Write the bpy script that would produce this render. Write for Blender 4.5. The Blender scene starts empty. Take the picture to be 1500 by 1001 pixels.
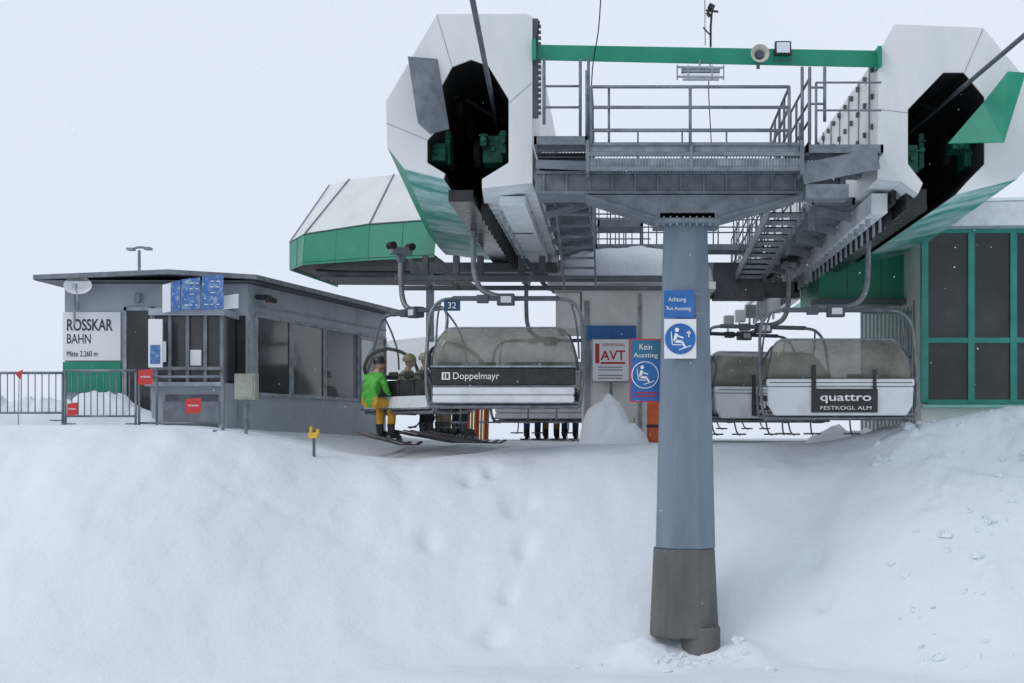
import bpy, bmesh, math, random
from mathutils import Vector, Matrix, noise
random.seed(7)
D=bpy.data; SC=bpy.context.scene; COL=SC.collection
F=20.83
def P(u,v,Y):
    k=Y/2083.0
    return Vector(((u-900)*k, Y, (630-v)*k))
def PX(u,Y): return (u-900)*Y/2083.0
def PZ(v,Y): return (630-v)*Y/2083.0

# ---------------------------------------------------------------- materials
def mat(name,c,rough=.5,metal=0.,c2=None,scale=3.,thr=(.4,.65),bump=0.,bscale=20.,alpha=1.,spec=.5,stretch=None,coat=0.):
    m=D.materials.new(name); m.use_nodes=True; nt=m.node_tree; N=nt.nodes; L=nt.links
    b=N['Principled BSDF']
    b.inputs['Base Color'].default_value=(*c,1); b.inputs['Roughness'].default_value=rough
    b.inputs['Metallic'].default_value=metal; b.inputs['Alpha'].default_value=alpha
    b.inputs['Specular IOR Level'].default_value=spec
    b.inputs['Coat Weight'].default_value=coat
    tc=N.new('ShaderNodeTexCoord'); src=tc.outputs['Object']
    if stretch:
        mp=N.new('ShaderNodeMapping'); mp.inputs['Scale'].default_value=stretch
        L.new(src,mp.inputs['Vector']); src=mp.outputs['Vector']
    if c2:
        n=N.new('ShaderNodeTexNoise'); n.inputs['Scale'].default_value=scale; n.inputs['Detail'].default_value=8; n.inputs['Roughness'].default_value=.65
        L.new(src,n.inputs['Vector'])
        r=N.new('ShaderNodeValToRGB'); r.color_ramp.elements[0].position=thr[0]; r.color_ramp.elements[1].position=thr[1]
        r.color_ramp.elements[0].color=(*c,1); r.color_ramp.elements[1].color=(*c2,1)
        L.new(n.outputs['Fac'],r.inputs['Fac']); L.new(r.outputs['Color'],b.inputs['Base Color'])
        mr=N.new('ShaderNodeMapRange'); mr.inputs['To Min'].default_value=max(0,rough-.1); mr.inputs['To Max'].default_value=min(1,rough+.15)
        L.new(n.outputs['Fac'],mr.inputs['Value']); L.new(mr.outputs['Result'],b.inputs['Roughness'])
    if bump>0:
        n2=N.new('ShaderNodeTexNoise'); n2.inputs['Scale'].default_value=bscale; n2.inputs['Detail'].default_value=6
        L.new(tc.outputs['Object'],n2.inputs['Vector'])
        bp=N.new('ShaderNodeBump'); bp.inputs['Strength'].default_value=bump; bp.inputs['Distance'].default_value=.03
        L.new(n2.outputs['Fac'],bp.inputs['Height']); L.new(bp.outputs['Normal'],b.inputs['Normal'])
    return m
M_white=mat('white_painted_panel',(.74,.755,.75),.35,c2=(.60,.63,.635),scale=1.6,thr=(.45,.8),stretch=(1,1,.35))
M_whiteunder=mat('white_bounce_lifted_panel',(.82,.85,.86),.5,c2=(.58,.62,.64),scale=2.2,thr=(.35,.7))  # white raised so shaded undersides look lit by snow bounce
M_green=mat('green_painted_panel',(.004,.235,.14),.4,c2=(.02,.30,.20),scale=2.,thr=(.4,.8))
M_greenfrost=mat('green_frosted_panel',(.03,.34,.25),.5,c2=(.50,.72,.69),scale=1.1,thr=(.40,.60))
M_greendark=mat('green_machine_paint',(.004,.17,.10),.45,c2=(.002,.04,.03),scale=8)
M_steel=mat('galvanised_steel',(.225,.255,.285),.5,.3,c2=(.14,.165,.185),scale=4,bump=.05)
M_steeld=mat('weathered_dark_steel',(.10,.115,.13),.55,.2,c2=(.2,.22,.24),scale=3,thr=(.5,.8))
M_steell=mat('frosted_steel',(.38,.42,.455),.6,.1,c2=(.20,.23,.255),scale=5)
M_col=mat('column_steel_paint',(.21,.265,.32),.42,.25,c2=(.135,.175,.22),scale=2.2,thr=(.3,.75),stretch=(1,1,.22),bump=.06,bscale=9)
M_colbase=mat('column_footing_coating',(.10,.102,.104),.75,0,c2=(.17,.165,.155),scale=3,thr=(.35,.7),bump=.2,stretch=(1,1,.4))
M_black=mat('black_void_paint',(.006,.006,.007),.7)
M_blackg=mat('black_gloss',(.012,.013,.015),.25,c2=(.03,.03,.035),scale=6)
M_rubber=mat('black_rubber',(.015,.015,.016),.8)
M_glass=mat('dark_window_glass',(.022,.028,.033),.05,c2=(.06,.068,.075),scale=.6,spec=.5)
M_glass2=mat('pale_blind_and_reflection',(.84,.87,.89),.5,c2=(.74,.78,.8),scale=1)  # window blind, and the panel imitating a bright pane reflection
M_glassc=mat('clear_window_glass',(.1,.12,.13),.05,alpha=.12)
M_wall=mat('grey_metal_cladding',(.38,.425,.465),.5,.05,c2=(.31,.345,.38),scale=1.2)
M_wallw=mat('white_render_wall',(.80,.80,.78),.8,0,c2=(.60,.58,.52),scale=1.6,bump=.1,thr=(.48,.8))
M_sign=mat('white_sign_sheet',(.8,.81,.82),.4)
M_blue=mat('blue_sign_sheet',(.015,.12,.38),.4,c2=(.03,.16,.45),scale=5)
M_red=mat('red_sign_sheet',(.6,.03,.03),.4,c2=(.5,.05,.05),scale=5)
M_redink=mat('red_lettering',(.5,.02,.03),.5)
M_ink=mat('dark_lettering',(.02,.035,.045),.5)
M_wink=mat('white_lettering',(.85,.85,.85),.5)
M_orange=mat('orange_plastic',(.75,.14,.03),.5,c2=(.6,.1,.03),scale=8)
M_yellow=mat('yellow_plastic',(.78,.5,.05),.5,c2=(.6,.36,.03),scale=9)
M_beige=mat('beige_board',(.34,.36,.30),.6,c2=(.25,.27,.23),scale=4)
M_chairw=mat('chair_white_shell',(.76,.78,.79),.3,c2=(.55,.57,.58),scale=3,thr=(.5,.8))
M_alu=mat('chair_frame_tube',(.26,.285,.30),.4,.4,c2=(.16,.17,.185),scale=7)
M_pad=mat('seat_padding',(.02,.021,.023),.7,c2=(.05,.05,.055),scale=5)
M_can=mat('smoked_polycarbonate_canopy',(.135,.13,.10),.13,c2=(.36,.355,.30),scale=1.6,thr=(.35,.72),alpha=.68)
M_can2=mat('clear_polycarbonate_canopy',(.16,.16,.135),.1,c2=(.24,.24,.2),scale=2,alpha=.25)
M_lamp=mat('lamp_glass',(.7,.75,.8),.1)

def snow_mat(name,c,c2,big=.25,bs=(.4,.3)):
    m=D.materials.new(name); m.use_nodes=True; nt=m.node_tree; N=nt.nodes; L=nt.links
    b=N['Principled BSDF']; b.inputs['Roughness'].default_value=.75; b.inputs['Specular IOR Level'].default_value=.2
    tc=N.new('ShaderNodeTexCoord')
    n=N.new('ShaderNodeTexNoise'); n.inputs['Scale'].default_value=big; n.inputs['Detail'].default_value=9; n.inputs['Roughness'].default_value=.6
    L.new(tc.outputs['Object'],n.inputs['Vector'])
    r=N.new('ShaderNodeValToRGB'); r.color_ramp.elements[0].position=.35; r.color_ramp.elements[1].position=.65
    r.color_ramp.elements[0].color=(*c2,1); r.color_ramp.elements[1].color=(*c,1)
    L.new(n.outputs['Fac'],r.inputs['Fac']); L.new(r.outputs['Color'],b.inputs['Base Color'])
    n1=N.new('ShaderNodeTexNoise'); n1.inputs['Scale'].default_value=1.7; n1.inputs['Detail'].default_value=9; n1.inputs['Roughness'].default_value=.62
    n2=N.new('ShaderNodeTexNoise'); n2.inputs['Scale'].default_value=18; n2.inputs['Detail'].default_value=5
    L.new(tc.outputs['Object'],n1.inputs['Vector']); L.new(tc.outputs['Object'],n2.inputs['Vector'])
    b1=N.new('ShaderNodeBump'); b1.inputs['Strength'].default_value=bs[0]; b1.inputs['Distance'].default_value=.14
    b2=N.new('ShaderNodeBump'); b2.inputs['Strength'].default_value=bs[1]; b2.inputs['Distance'].default_value=.02
    L.new(n1.outputs['Fac'],b1.inputs['Height']); L.new(n2.outputs['Fac'],b2.inputs['Height'])
    L.new(b1.outputs['Normal'],b2.inputs['Normal']); L.new(b2.outputs['Normal'],b.inputs['Normal'])
    return m
M_snow=snow_mat('snow',(.84,.88,.925),(.785,.83,.89),.35)
M_hillhaze=snow_mat('hillside_snow_hazed',(.91,.93,.955),(.88,.905,.94),.012)  # distance haze put into the colour: paler than the near snow

# ---------------------------------------------------------------- builders
def empty(name,loc=(0,0,0),rz=0.):
    o=D.objects.new(name,None); o.empty_display_size=.3; COL.objects.link(o)
    o.location=loc; o.rotation_euler=(0,0,rz); return o
def catmull(pts,n=6):
    pts=[Vector(p) for p in pts]; out=[]
    Q=[pts[0]*2-pts[1]]+pts+[pts[-1]*2-pts[-2]]
    for i in range(1,len(Q)-2):
        a,b,c,d=Q[i-1],Q[i],Q[i+1],Q[i+2]
        for j in range(n):
            t=j/n
            out.append(.5*((2*b)+(c-a)*t+(2*a-5*b+4*c-d)*t*t+(3*b-a-3*c+d)*t**3))
    out.append(pts[-1]); return out
class B:
    def __init__(s,M=None): s.v=[];s.f=[];s.M=M or Matrix()
    def add(s,vs,fs):
        o=len(s.v); s.v+= [s.M@Vector(v) for v in vs]; s.f+=[[i+o for i in f] for f in fs]; return s
    def box(s,x0,x1,y0,y1,z0,z1):
        return s.add([(x0,y0,z0),(x1,y0,z0),(x1,y1,z0),(x0,y1,z0),(x0,y0,z1),(x1,y0,z1),(x1,y1,z1),(x0,y1,z1)],
          [(0,3,2,1),(4,5,6,7),(0,1,5,4),(1,2,6,5),(2,3,7,6),(3,0,4,7)])
    def beam(s,p,q,w,h,up=(0,0,1)):
        p=Vector(p);q=Vector(q);d=(q-p).normalized();up=Vector(up)
        if abs(d.dot(up))>.98: up=Vector((0,1,0))
        sd=d.cross(up).normalized(); u=sd.cross(d)
        vs=[]
        for c in (p,q):
            for a,b in((-1,-1),(1,-1),(1,1),(-1,1)): vs.append(c+sd*a*w/2+u*b*h/2)
        return s.add(vs,[(0,1,2,3),(7,6,5,4),(0,4,5,1),(1,5,6,2),(2,6,7,3),(3,7,4,0)])
    def tube(s,pts,r,n=8,r2=None):
        pts=[Vector(p) for p in pts]; vs=[];fs=[]
        t=(pts[1]-pts[0]).normalized(); a=Vector((0,0,1)) if abs(t.z)<.9 else Vector((1,0,0))
        u=t.cross(a).normalized()
        for i,p in enumerate(pts):
            if i==0: t=(pts[1]-p)
            elif i==len(pts)-1: t=p-pts[i-1]
            else: t=pts[i+1]-pts[i-1]
            t.normalize(); u=(u-t*u.dot(t)).normalized(); w=t.cross(u)
            rr=r if r2 is None else r+(r2-r)*i/(len(pts)-1)
            for j in range(n):
                an=2*math.pi*j/n; vs.append(p+(u*math.cos(an)+w*math.sin(an))*rr)
        for i in range(len(pts)-1):
            for j in range(n):
                k=(j+1)%n; fs.append((i*n+j,i*n+k,(i+1)*n+k,(i+1)*n+j))
        fs.append(tuple(range(n))[::-1]); fs.append(tuple((len(pts)-1)*n+j for j in range(n)))
        return s.add(vs,fs)
    def prism(s,poly,vec):
        n=len(poly); vec=Vector(vec); vs=[Vector(p) for p in poly]; vs+= [p+vec for p in vs[:n]]
        fs=[tuple(range(n)),tuple(range(2*n-1,n-1,-1))]+[(i,(i+1)%n,n+(i+1)%n,n+i) for i in range(n)]
        return s.add(vs,fs)
    def face(s,vs): return s.add(vs,[tuple(range(len(vs)))])
    def ell(s,c,r,n=16,m=10,v0=-1.,v1=1.):
        vs=[];fs=[]
        for i in range(m+1):
            ph=math.pi*(v0/2+(v1-v0)/2*i/m)
            for j in range(n):
                th=2*math.pi*j/n
                vs.append((c[0]+r[0]*math.cos(ph)*math.cos(th),c[1]+r[1]*math.cos(ph)*math.sin(th),c[2]+r[2]*math.sin(ph)))
        for i in range(m):
            for j in range(n):
                k=(j+1)%n; fs.append((i*n+j,i*n+k,(i+1)*n+k,(i+1)*n+j))
        return s.add(vs,fs)
    def make(s,name,m,parent=None,bevel=0.,smooth=False,mods=None):
        me=D.meshes.new(name); me.from_pydata([tuple(v) for v in s.v],[],s.f); me.update()
        bm=bmesh.new(); bm.from_mesh(me); bmesh.ops.recalc_face_normals(bm,faces=bm.faces); bm.to_mesh(me); bm.free()
        if isinstance(m,(list,tuple)):
            for x in m: me.materials.append(x)
        else: me.materials.append(m)
        if smooth:
            for p in me.polygons: p.use_smooth=True
        o=D.objects.new(name,me); COL.objects.link(o)
        if parent: o.parent=parent
        if bevel>0:
            md=o.modifiers.new('bevel','BEVEL'); md.width=bevel; md.segments=2; md.limit_method='ANGLE'; md.angle_limit=.7
        return o
def text(parent,name,body,loc,width,m,height=None,rot=(math.pi/2,0,0),align='LEFT',bold=0.):
    c=D.curves.new(name,'FONT'); c.body=body; c.size=1; c.align_x=align; c.extrude=.002; c.offset=bold
    c.materials.append(m); o=D.objects.new(name,c); COL.objects.link(o)
    bpy.context.view_layer.update(); w=max(o.dimensions.x,1e-3); h=max(o.dimensions.y,1e-3)
    sx=width/w; sy=sx if height is None else height/h
    o.scale=(sx,sy,1); o.location=loc; o.rotation_euler=rot; o.parent=parent; return o

# ---------------------------------------------------------------- terrain
def ss(a,b,t):
    t=max(0,min(1,(t-a)/(b-a))); return t*t*(3-2*t)
DIMP=[]
def ground(x,y):
    l=ss(-2,-9,x); r=ss(2.5,6,x)
    a=20.6-3.8*l-1.6*r; b=25.1-1.5*l-.7*r
    t=max(0,min(1,(y-a)/(b-a))); prof=.3*t+.7*t*t*(3-2*t)
    top=-.24+.33*ss(-4.2,-7.8,x)
    z=-3.42+(top+3.42)*prof
    rough=.45+.35*ss(.1,.8,prof)*(1-ss(.93,1,prof))+.25*r
    nn=noise.fractal(Vector((x*.35,y*.35,3.1)),1.,2.,4)*.19+noise.fractal(Vector((x*1.3,y*1.0,1.7)),1.,2.,5)*.05
    fur=noise.fractal(Vector((x*1.2+.3*noise.noise(Vector((x,y,0))),y*.25,9.)),1.,2.,4)*.06*(1-.5*r)
    ter=.035*math.sin(z*7+2.5*noise.noise(Vector((x*.5,y*.5,2))))*noise.noise(Vector((x*.3,y*.3,7)))
    flat=ss(.95,1.0,t)
    z+=(nn+fur*ss(.02,.3,prof)+ter)*rough*(1-.8*flat)
    def mound(cx,cy,sx,sy,h): return h*math.exp(-((x-cx)/sx)**2-((y-cy)/sy)**2)
    z+=mound(6.4,24.6,1.5,.8,.5)+mound(7.6,24.2,.9,.9,.3)+mound(4.6,24.9,.8,.5,.12)
    z+=mound(.3,20.7,.45,.35,.36)+mound(1.95,20.75,.35,.35,.2)
    z-=mound(-3.9,25.6,1.5,1.5,.30)+mound(-2.0,25.3,1.5,1.,.08)
    lump=ss(3.6,5.4,x)*ss(19.6,21.2,y)*(1-ss(25,26,y))
    if lump>0:
        q=noise.noise(Vector((x*.8,y*.8,z*.5)))
        z+=lump*(.4+q)*(.14*abs(noise.noise(Vector((x*2.1,y*2.1,z*1.1))))+.16*abs(noise.noise(Vector((x*5.,y*5.,2))))+.08*abs(noise.noise(Vector((x*11.,y*11.,2)))))
    d=((x-.9)/1.2)**2+((y-20.6)/.5)**2
    if d<3: z+=math.exp(-d)*.16*abs(noise.noise(Vector((x*5,y*5,1))))
    for (dx,dy,rr,dd) in DIMP:
        d=((x-dx)**2+(y-dy)**2)/(rr*rr)
        if d<6: z-=dd*math.exp(-d)
    if y>45: z+=(y-45)*.62*ss(45,120,y)+ (6*noise.noise(Vector((x*.012,y*.012,5)))+1.5*noise.noise(Vector((x*.05,y*.05,8))))*ss(50,140,y)
    if x<-11 and y>24: z+=(-11-x)*.05
    return z
def hit(u,v):
    y=17.
    while y<30:
        p=P(u,v,y)
        if p.z<=ground(p.x,y): return p
        y+=.03
    return P(u,v,24)
_d=[(752,742,.17),(775,735,.12),(628,790,.16),(768,798,.14),(745,868,.14),(722,930,.2),(1195,815,.18),(690,700,.12),(720,690,.12),(1205,880,.13)]
_t=[]
for (u,v,r) in _d:
    p=hit(u,v); _t.append((p.x,p.y,r,.17))
for i in range(40):
    p=hit(random.uniform(520,950),random.uniform(665,970)); _t.append((p.x,p.y,random.uniform(.08,.25),random.uniform(-.03,.04)))
for i in range(14):
    p=hit(300+i*19+random.uniform(-5,5),690+i*9+random.uniform(-6,6)); _t.append((p.x,p.y,.12,.035))
DIMP=_t
def axis(segs):
    out=[]
    for a,b,st in segs:
        n=max(1,int(round((b-a)/st))); out+=[a+(b-a)*i/n for i in range(n)]
    out.append(segs[-1][1]); return out
xs=axis([(-400,-60,17),(-60,-16,2.2),(-16,-11,.3),(-11,8.2,.075),(8.2,14,.3),(14,60,2.3),(60,400,17)])
ys=axis([(-40,0,4),(0,14,1),(14,16.6,.2),(16.6,26.5,.065),(26.5,36,.35),(36,60,1.5),(60,140,5),(140,520,20)])
g=B(); W=len(xs)
vs=[(x,y,ground(x,y)) for y in ys for x in xs]
fs=[(j*W+i,j*W+i+1,(j+1)*W+i+1,(j+1)*W+i) for j in range(len(ys)-1) for i in range(W-1)]
g.add(vs,fs); go=g.make('snow_ground',[M_snow,M_hillhaze],smooth=True)
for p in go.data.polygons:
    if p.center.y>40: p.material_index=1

def snow_blob(name,cx,cy,z0,rx,ry,h,seed=0,parent=None,n=48,ex=.8,rg=.10):
    b=B(); vs=[];fs=[];m=18
    for i in range(m+1):
        t=i/m
        for j in range(n):
            a=2*math.pi*j/n; d=1+.2*noise.noise(Vector((math.cos(a)*1.5,math.sin(a)*1.5,seed)))+.07*noise.noise(Vector((math.cos(a)*5,math.sin(a)*5,seed)))
            rr=math.sin(t*math.pi/2)*d; X=rr*math.cos(a);Y=rr*math.sin(a)
            z=h*math.cos(t*math.pi/2)**ex+ (rg*noise.noise(Vector((X*3*rx,Y*3*ry,seed+4)))+rg*.5*noise.noise(Vector((X*8*rx,Y*8*ry,seed+4))))*(1-t)
            vs.append((cx+rx*X,cy+ry*Y,z0+z))
    for i in range(m):
        for j in range(n):
            k=(j+1)%n; fs.append((i*n+j,(i+1)*n+j,(i+1)*n+k,i*n+k))
    b.add(vs,fs); return b.make(name,M_snow,parent,smooth=True)
# broken snow clods
b=B()
for i in range(190):
    if i<130: x=random.uniform(4.2,8.2); y=random.uniform(19.8,24.6)
    elif i<160: x=random.gauss(1.0,.7); y=random.gauss(20.5,.2)
    else: x=random.uniform(-7,3); y=random.uniform(20,24)
    r=abs(random.gauss(0,.035))+.012 if i<160 else random.uniform(.008,.02)
    z=ground(x,y); o=len(b.v)
    b.ell((x,y,z),(r*random.uniform(.8,1.6),r,r*random.uniform(.5,.9)),8,6)
    for q in range(o,len(b.v)):
        v=b.v[q]; b.v[q]=v+Vector((noise.noise(v*23),noise.noise(v*23+Vector((9,0,0))),noise.noise(v*23+Vector((0,9,0)))))*r*1.1
b.make('snow_clods',M_snow)

# ---------------------------------------------------------------- lift station housings
st=empty('chairlift_terminal')
def fp(l): return [Vector(((u-900)/100,F,(630-v)/100)) for u,v in l]
def housing(side,outer,inner,mats,Yend,flare):
    O=fp(outer); I=fp(inner)
    b=B(); b.prism(O+I[::-1],(0,.05,0)); b.make('front_plate_'+side,M_white,st,bevel=.008)
    last=len(O)-1
    for i in range(len(O)-1):
        b=B(); a,c=O[i],O[i+1]
        ysec=[F+.052,24,27,30,Yend] if Yend>30 else [F+.052,24,27,Yend]
        for j in range(len(ysec)-1):
            def sh(p,y):
                w=flare[0]*max(0,min(1,(y-F)/9)); f=1 if abs(p.x-1.35)>abs(O[2].x-1.35)+.1 and p is not O[last] else 0
                return Vector((p.x+w*f,y,p.z))
            g0,g1=ysec[j]+(.006 if j else 0),ysec[j+1]-.006
            b.face([sh(a,g0),sh(c,g0),sh(c,g1),sh(a,g1)])
        b.make('shell_%s_%d'%(side,i),mats[i],st)
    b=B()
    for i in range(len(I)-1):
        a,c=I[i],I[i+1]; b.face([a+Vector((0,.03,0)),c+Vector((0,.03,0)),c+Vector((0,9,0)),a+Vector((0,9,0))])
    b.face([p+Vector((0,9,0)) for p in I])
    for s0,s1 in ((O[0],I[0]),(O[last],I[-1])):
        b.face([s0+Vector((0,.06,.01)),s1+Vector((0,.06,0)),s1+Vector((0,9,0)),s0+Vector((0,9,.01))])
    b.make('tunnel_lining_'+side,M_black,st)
Lo=[(706,276),(780,268),(780,24),(770,20),(640,20),(565,148),(567,215),(592,247),(650,262)]
Li=[(706,262),(745,238),(745,145),(715,96),(690,87),(662,98),(645,130),(640,190),(626,205),(626,238),(652,254)]
housing('arrival',Lo,Li,[M_whiteunder,M_white,M_white,M_white,M_white,M_white,M_green,M_greenfrost],31.0,(-.6,))
Ro=[(1345,284),(1320,266),(1285,262),(1287,78),(1310,35),(1440,40),(1532,150),(1532,215),(1490,262),(1400,285)]
Ri=[(1352,268),(1330,240),(1330,160),(1382,106),(1412,106),(1442,142),(1442,240),(1415,268)]
housing('departure',Ro,Ri,[M_whiteunder,M_whiteunder,M_white,M_white,M_white,M_white,M_green,M_green,M_greenfrost],42.0,(.3,))
b=B()
for (u,v,w,h,y) in [(722,218,30,40,21.9),(708,204,10,18,21.6),(737,207,9,34,21.5),(640,222,24,26,21.4),(655,215,8,50,21.8),(1337,232,16,40,21.5),(1425,225,24,36,21.6),(1408,212,24,12,21.4),(1350,220,8,50,21.8)]:
    c=P(u,v,y); k=y/2083; b.box(c.x-w*k/2,c.x+w*k/2,y,y+.5,c.z-h*k/2,c.z+h*k/2)
    b.tube([(c.x,y-.06,c.z),(c.x,y+.02,c.z)],.05); b.box(c.x-w*k/2-.02,c.x+w*k/2+.02,y-.03,y+.02,c.z+h*k/4,c.z+h*k/4+.03)
b.make('rope_guide_machinery',M_greendark,st,bevel=.012)
b=B()
for (u,v,y,r) in [(700,225,22.4,.22),(675,150,22.8,.25),(1385,220,22.4,.25),(1400,170,22.8,.22),(690,190,24,.2),(1370,180,24,.2)]:
    c=P(u,v,y); b.tube([(c.x-.05,y,c.z),(c.x+.05,y,c.z)],r,20)
b.make('sheave_tyres',M_rubber,st,bevel=.01)
b=B()
for (u0,v0,u1,v1,y) in [(655,130,740,180,22.9),(1345,150,1435,190,22.9)]:
    b.beam(P(u0,v0,y),P(u1,v1,y),.04,.05)
for (u,v,y) in [(668,143,22),(1390,150,22)]:
    c=P(u,v,y); b.beam(c+Vector((-.05,0,.0)),c+Vector((.05,0,.02)),.02,.02)
b.make('inner_braces',M_pad,st)
# edge strip on inner side of arrival housing
b=B(); b.box(-1.195,-1.12,F+.06,F+.16,4.6,6.05)
for i in range(16): b.box(-1.12,-1.08,F+.08,F+.14,4.65+i*.085,4.69+i*.085)
b.make('edge_cable_tray',M_steeld,st)
# guard flaps
b=B(); b.prism([P(597,82,20.5),P(641,86,20.75),P(658,188,20.6),P(630,196,20.2),P(612,180,20.1)],(0.0,.04,0)); 
b.prism([P(612,180,20.1),P(630,196,20.2),P(654,190,20.6),P(640,186,20.62)],(0,.03,.01))
b.make('guard_flap',M_steel,st,bevel=.006)
b=B(); b.prism([P(1388,210,20.7),P(1440,150,20.5),P(1476,104,20.3),P(1502,106,20.3),P(1470,208,20.1)],(.02,.04,0))
b.make('guard_flap_departure',M_green,st,bevel=.006)
b=B()
for p,q in [((780,120),(746,150)),((640,22),(662,97)),((566,180),(626,205)),((1287,160),(1330,165)),((1440,42),(1413,105))]:
    b.beam(P(*p,F-.003),P(*q,F-.003),.006,.008)
b.make('panel_seams',M_steell,st)
# running rails and girders
b=B()
b.box(-2.5,-2.12,21.4,33,3.44,3.62); b.box(4.35,4.66,21.2,40,3.28,3.60); b.box(4.2,4.26,21.5,38,3.42,3.64)
b.make('running_rail',M_blackg,st,bevel=.01)
b=B()
b.box(3.9,4.15,21.6,42,3.30,3.60); b.box(-1.75,-1.35,21.6,31,3.42,3.56)
b.make('white_girder',M_whiteunder,st,bevel=.01)
b=B(); bt=B()
for i in range(34):
    y=22.2+i*.55
    b.box(3.93,4.0,y,y+.07,3.02 if i>11 else 3.18,3.3); b.box(4.14,4.17,y,y+.1,3.1,3.3)
    bt.tube([(4.25,y+.2,3.42),(4.34,y+.2,3.42)],.2,16)
    if i<16:
        b.box(-1.78,-1.74,y,y+.07,3.28,3.42); bt.tube([(-2.08,y+.2,3.5),(-1.98,y+.2,3.5)],.2,16)
b.make('tyre_conveyor_brackets',M_steell,st); bt.make('tyre_conveyor_wheels',M_rubber,st)
b=B()
for i in range(16):
    for z in (4.5,4.95,5.35):
        y=21.2+i*.62; b.box(3.82,3.865,y,y+.09,z,z+.07)
b.make('panel_fixings',M_steeld,st)
b=B()
for i in range(10):
    y=21.5+i*.95; b.box(3.845,3.868,y,y+.03,4.3,5.5)
b.make('panel_joints',M_steell,st)
b=B()
b.tube([(-1.75,23.1,3.56),(-1.75,23.1,3.48),(-1.35,23.1,3.48),(-1.35,23.1,3.56)],.012)
b.tube([(-1.75,24.6,3.40),(-1.4,24.6,3.40)],.012)
b.make('grab_handles',M_steeld,st)
# rear turn-round housing (arrival side bulge)
bot=[(-7.0,36,3.62),(-7.35,32.2,3.62),(-6.75,30.8,3.58),(-5.2,30.0,3.58),(-3.75,29.6,3.6)]
mid=[(-7.0,36,4.2),(-7.35,32.2,4.25),(-6.75,31.0,4.28),(-5.2,30.2,4.38),(-3.7,29.8,4.42)]
top=[(-6.2,36,5.6),(-6.65,33.2,5.72),(-6.0,32.2,5.68),(-4.9,31.6,5.68),(-3.7,31.0,5.68)]
b=B(); b.add(bot+mid,[(i,i+1,6+i,5+i) for i in range(4)]); b.make('rear_green_band',M_green,st)
b=B()
mid2=[(x,y+.02,z+.01) for x,y,z in mid]
b.add(mid2+top,[(i,i+1,6+i,5+i) for i in range(4)]); b.add(top+[(-3.7,36,5.9)],[(0,1,2,3,4,5)])
b.make('rear_white_roof_panels',M_white,st)
b=B()
for i in (1,2,3):
    b.tube([Vector(mid[i])+Vector((0,-.01,0)),Vector(top[i])+Vector((0,-.01,0))],.02,6)
b.tube([Vector(p)+Vector((0,-.015,0)) for p in mid],.014,6)
b.make('rear_panel_seams',M_steel,st)
b=B()
for i in range(len(bot)-1):
    for t in (0,.5):
        p=Vector(bot[i]).lerp(Vector(bot[i+1]),t); q=Vector(mid[i]).lerp(Vector(mid[i+1]),t); b.tube([p+Vector((0,-.004,0)),q+Vector((0,-.004,0))],.006,5)
b.make('green_band_seams',M_green,st)
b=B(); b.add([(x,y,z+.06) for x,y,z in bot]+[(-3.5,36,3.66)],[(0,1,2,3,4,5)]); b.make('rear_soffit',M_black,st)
b=B(); b.tube(catmull([(-6.6,31.6,3.52),(-6.0,31.0,3.42),(-4.8,30.6,3.36),(-3.6,30.4,3.34),(-2,30.2,3.34)],8),.07,8)
b.tube(catmull([(-6.7,32.6,3.5),(-6.0,31.6,3.46),(-4.8,31.2,3.42),(-3.6,31,3.4),(-1,31,3.4)],8),.05,8)
b.make('turn_round_rail',M_steeld,st,smooth=True)
b=B()
ring=[(1.35+2.9*math.cos(a),36+2.9*math.sin(a),3.75) for a in [2*math.pi*i/48 for i in range(49)]]
b.tube(ring,.1,8)
for i in range(6):
    a=math.pi*i/3; b.beam((1.35,36,3.75),(1.35+2.9*math.cos(a),36+2.9*math.sin(a),3.75),.14,.14)
b.make('bullwheel',M_steeld,st)
b=B()
b.box(PX(578,27),PX(975,27),27,27.25,PZ(411,27),PZ(403,27))
b.box(PX(585,28),PX(970,28),28,28.2,PZ(424,28),PZ(418,28))
b.box(PX(600,29),PX(815,29),29,29.3,PZ(398,29),PZ(384,29))
b.box(PX(860,31),PX(1172,31),31,31.4,PZ(436,31),PZ(412,31))
b.box(PX(1045,30),PX(1120,30),30,30.5,PZ(438,30),PZ(384,30))
b.box(PX(785,33),PX(1180,33),33,33.3,PZ(402,33),PZ(384,33))
for u in (620,665,700,760,790,585): b.box(PX(u,27.5),PX(u+9,27.5),27.3,27.5,PZ(412,27.5),PZ(376,27.5))
for u in (600,640,770): b.beam(P(u,380,28),P(u+30,420,28),.09,.09)
b.make('cross_frames',M_steeld,st,bevel=.01)
b=B()
for i,(u,v) in enumerate([(1068,470),(1085,462),(1100,455),(1118,450),(1135,446)]):
    c=P(u,v,34-i*1.2); b.box(c.x-.12,c.x+.12,c.y,c.y+.3,c.z-.14,c.z+.14); b.box(c.x-.05,c.x-.01,c.y-.05,c.y+.1,c.z-.3,c.z-.14)
b.make('conveyor_end_units',M_whiteunder,st,bevel=.03)
b=B(); b.box(-4.0,-3.85,30.2,30.4,PZ(500,30.2),3.4); b.box(1.25,1.75,37,37.5,-.2,3.6); b.make('rear_legs',M_steel,st)

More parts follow.
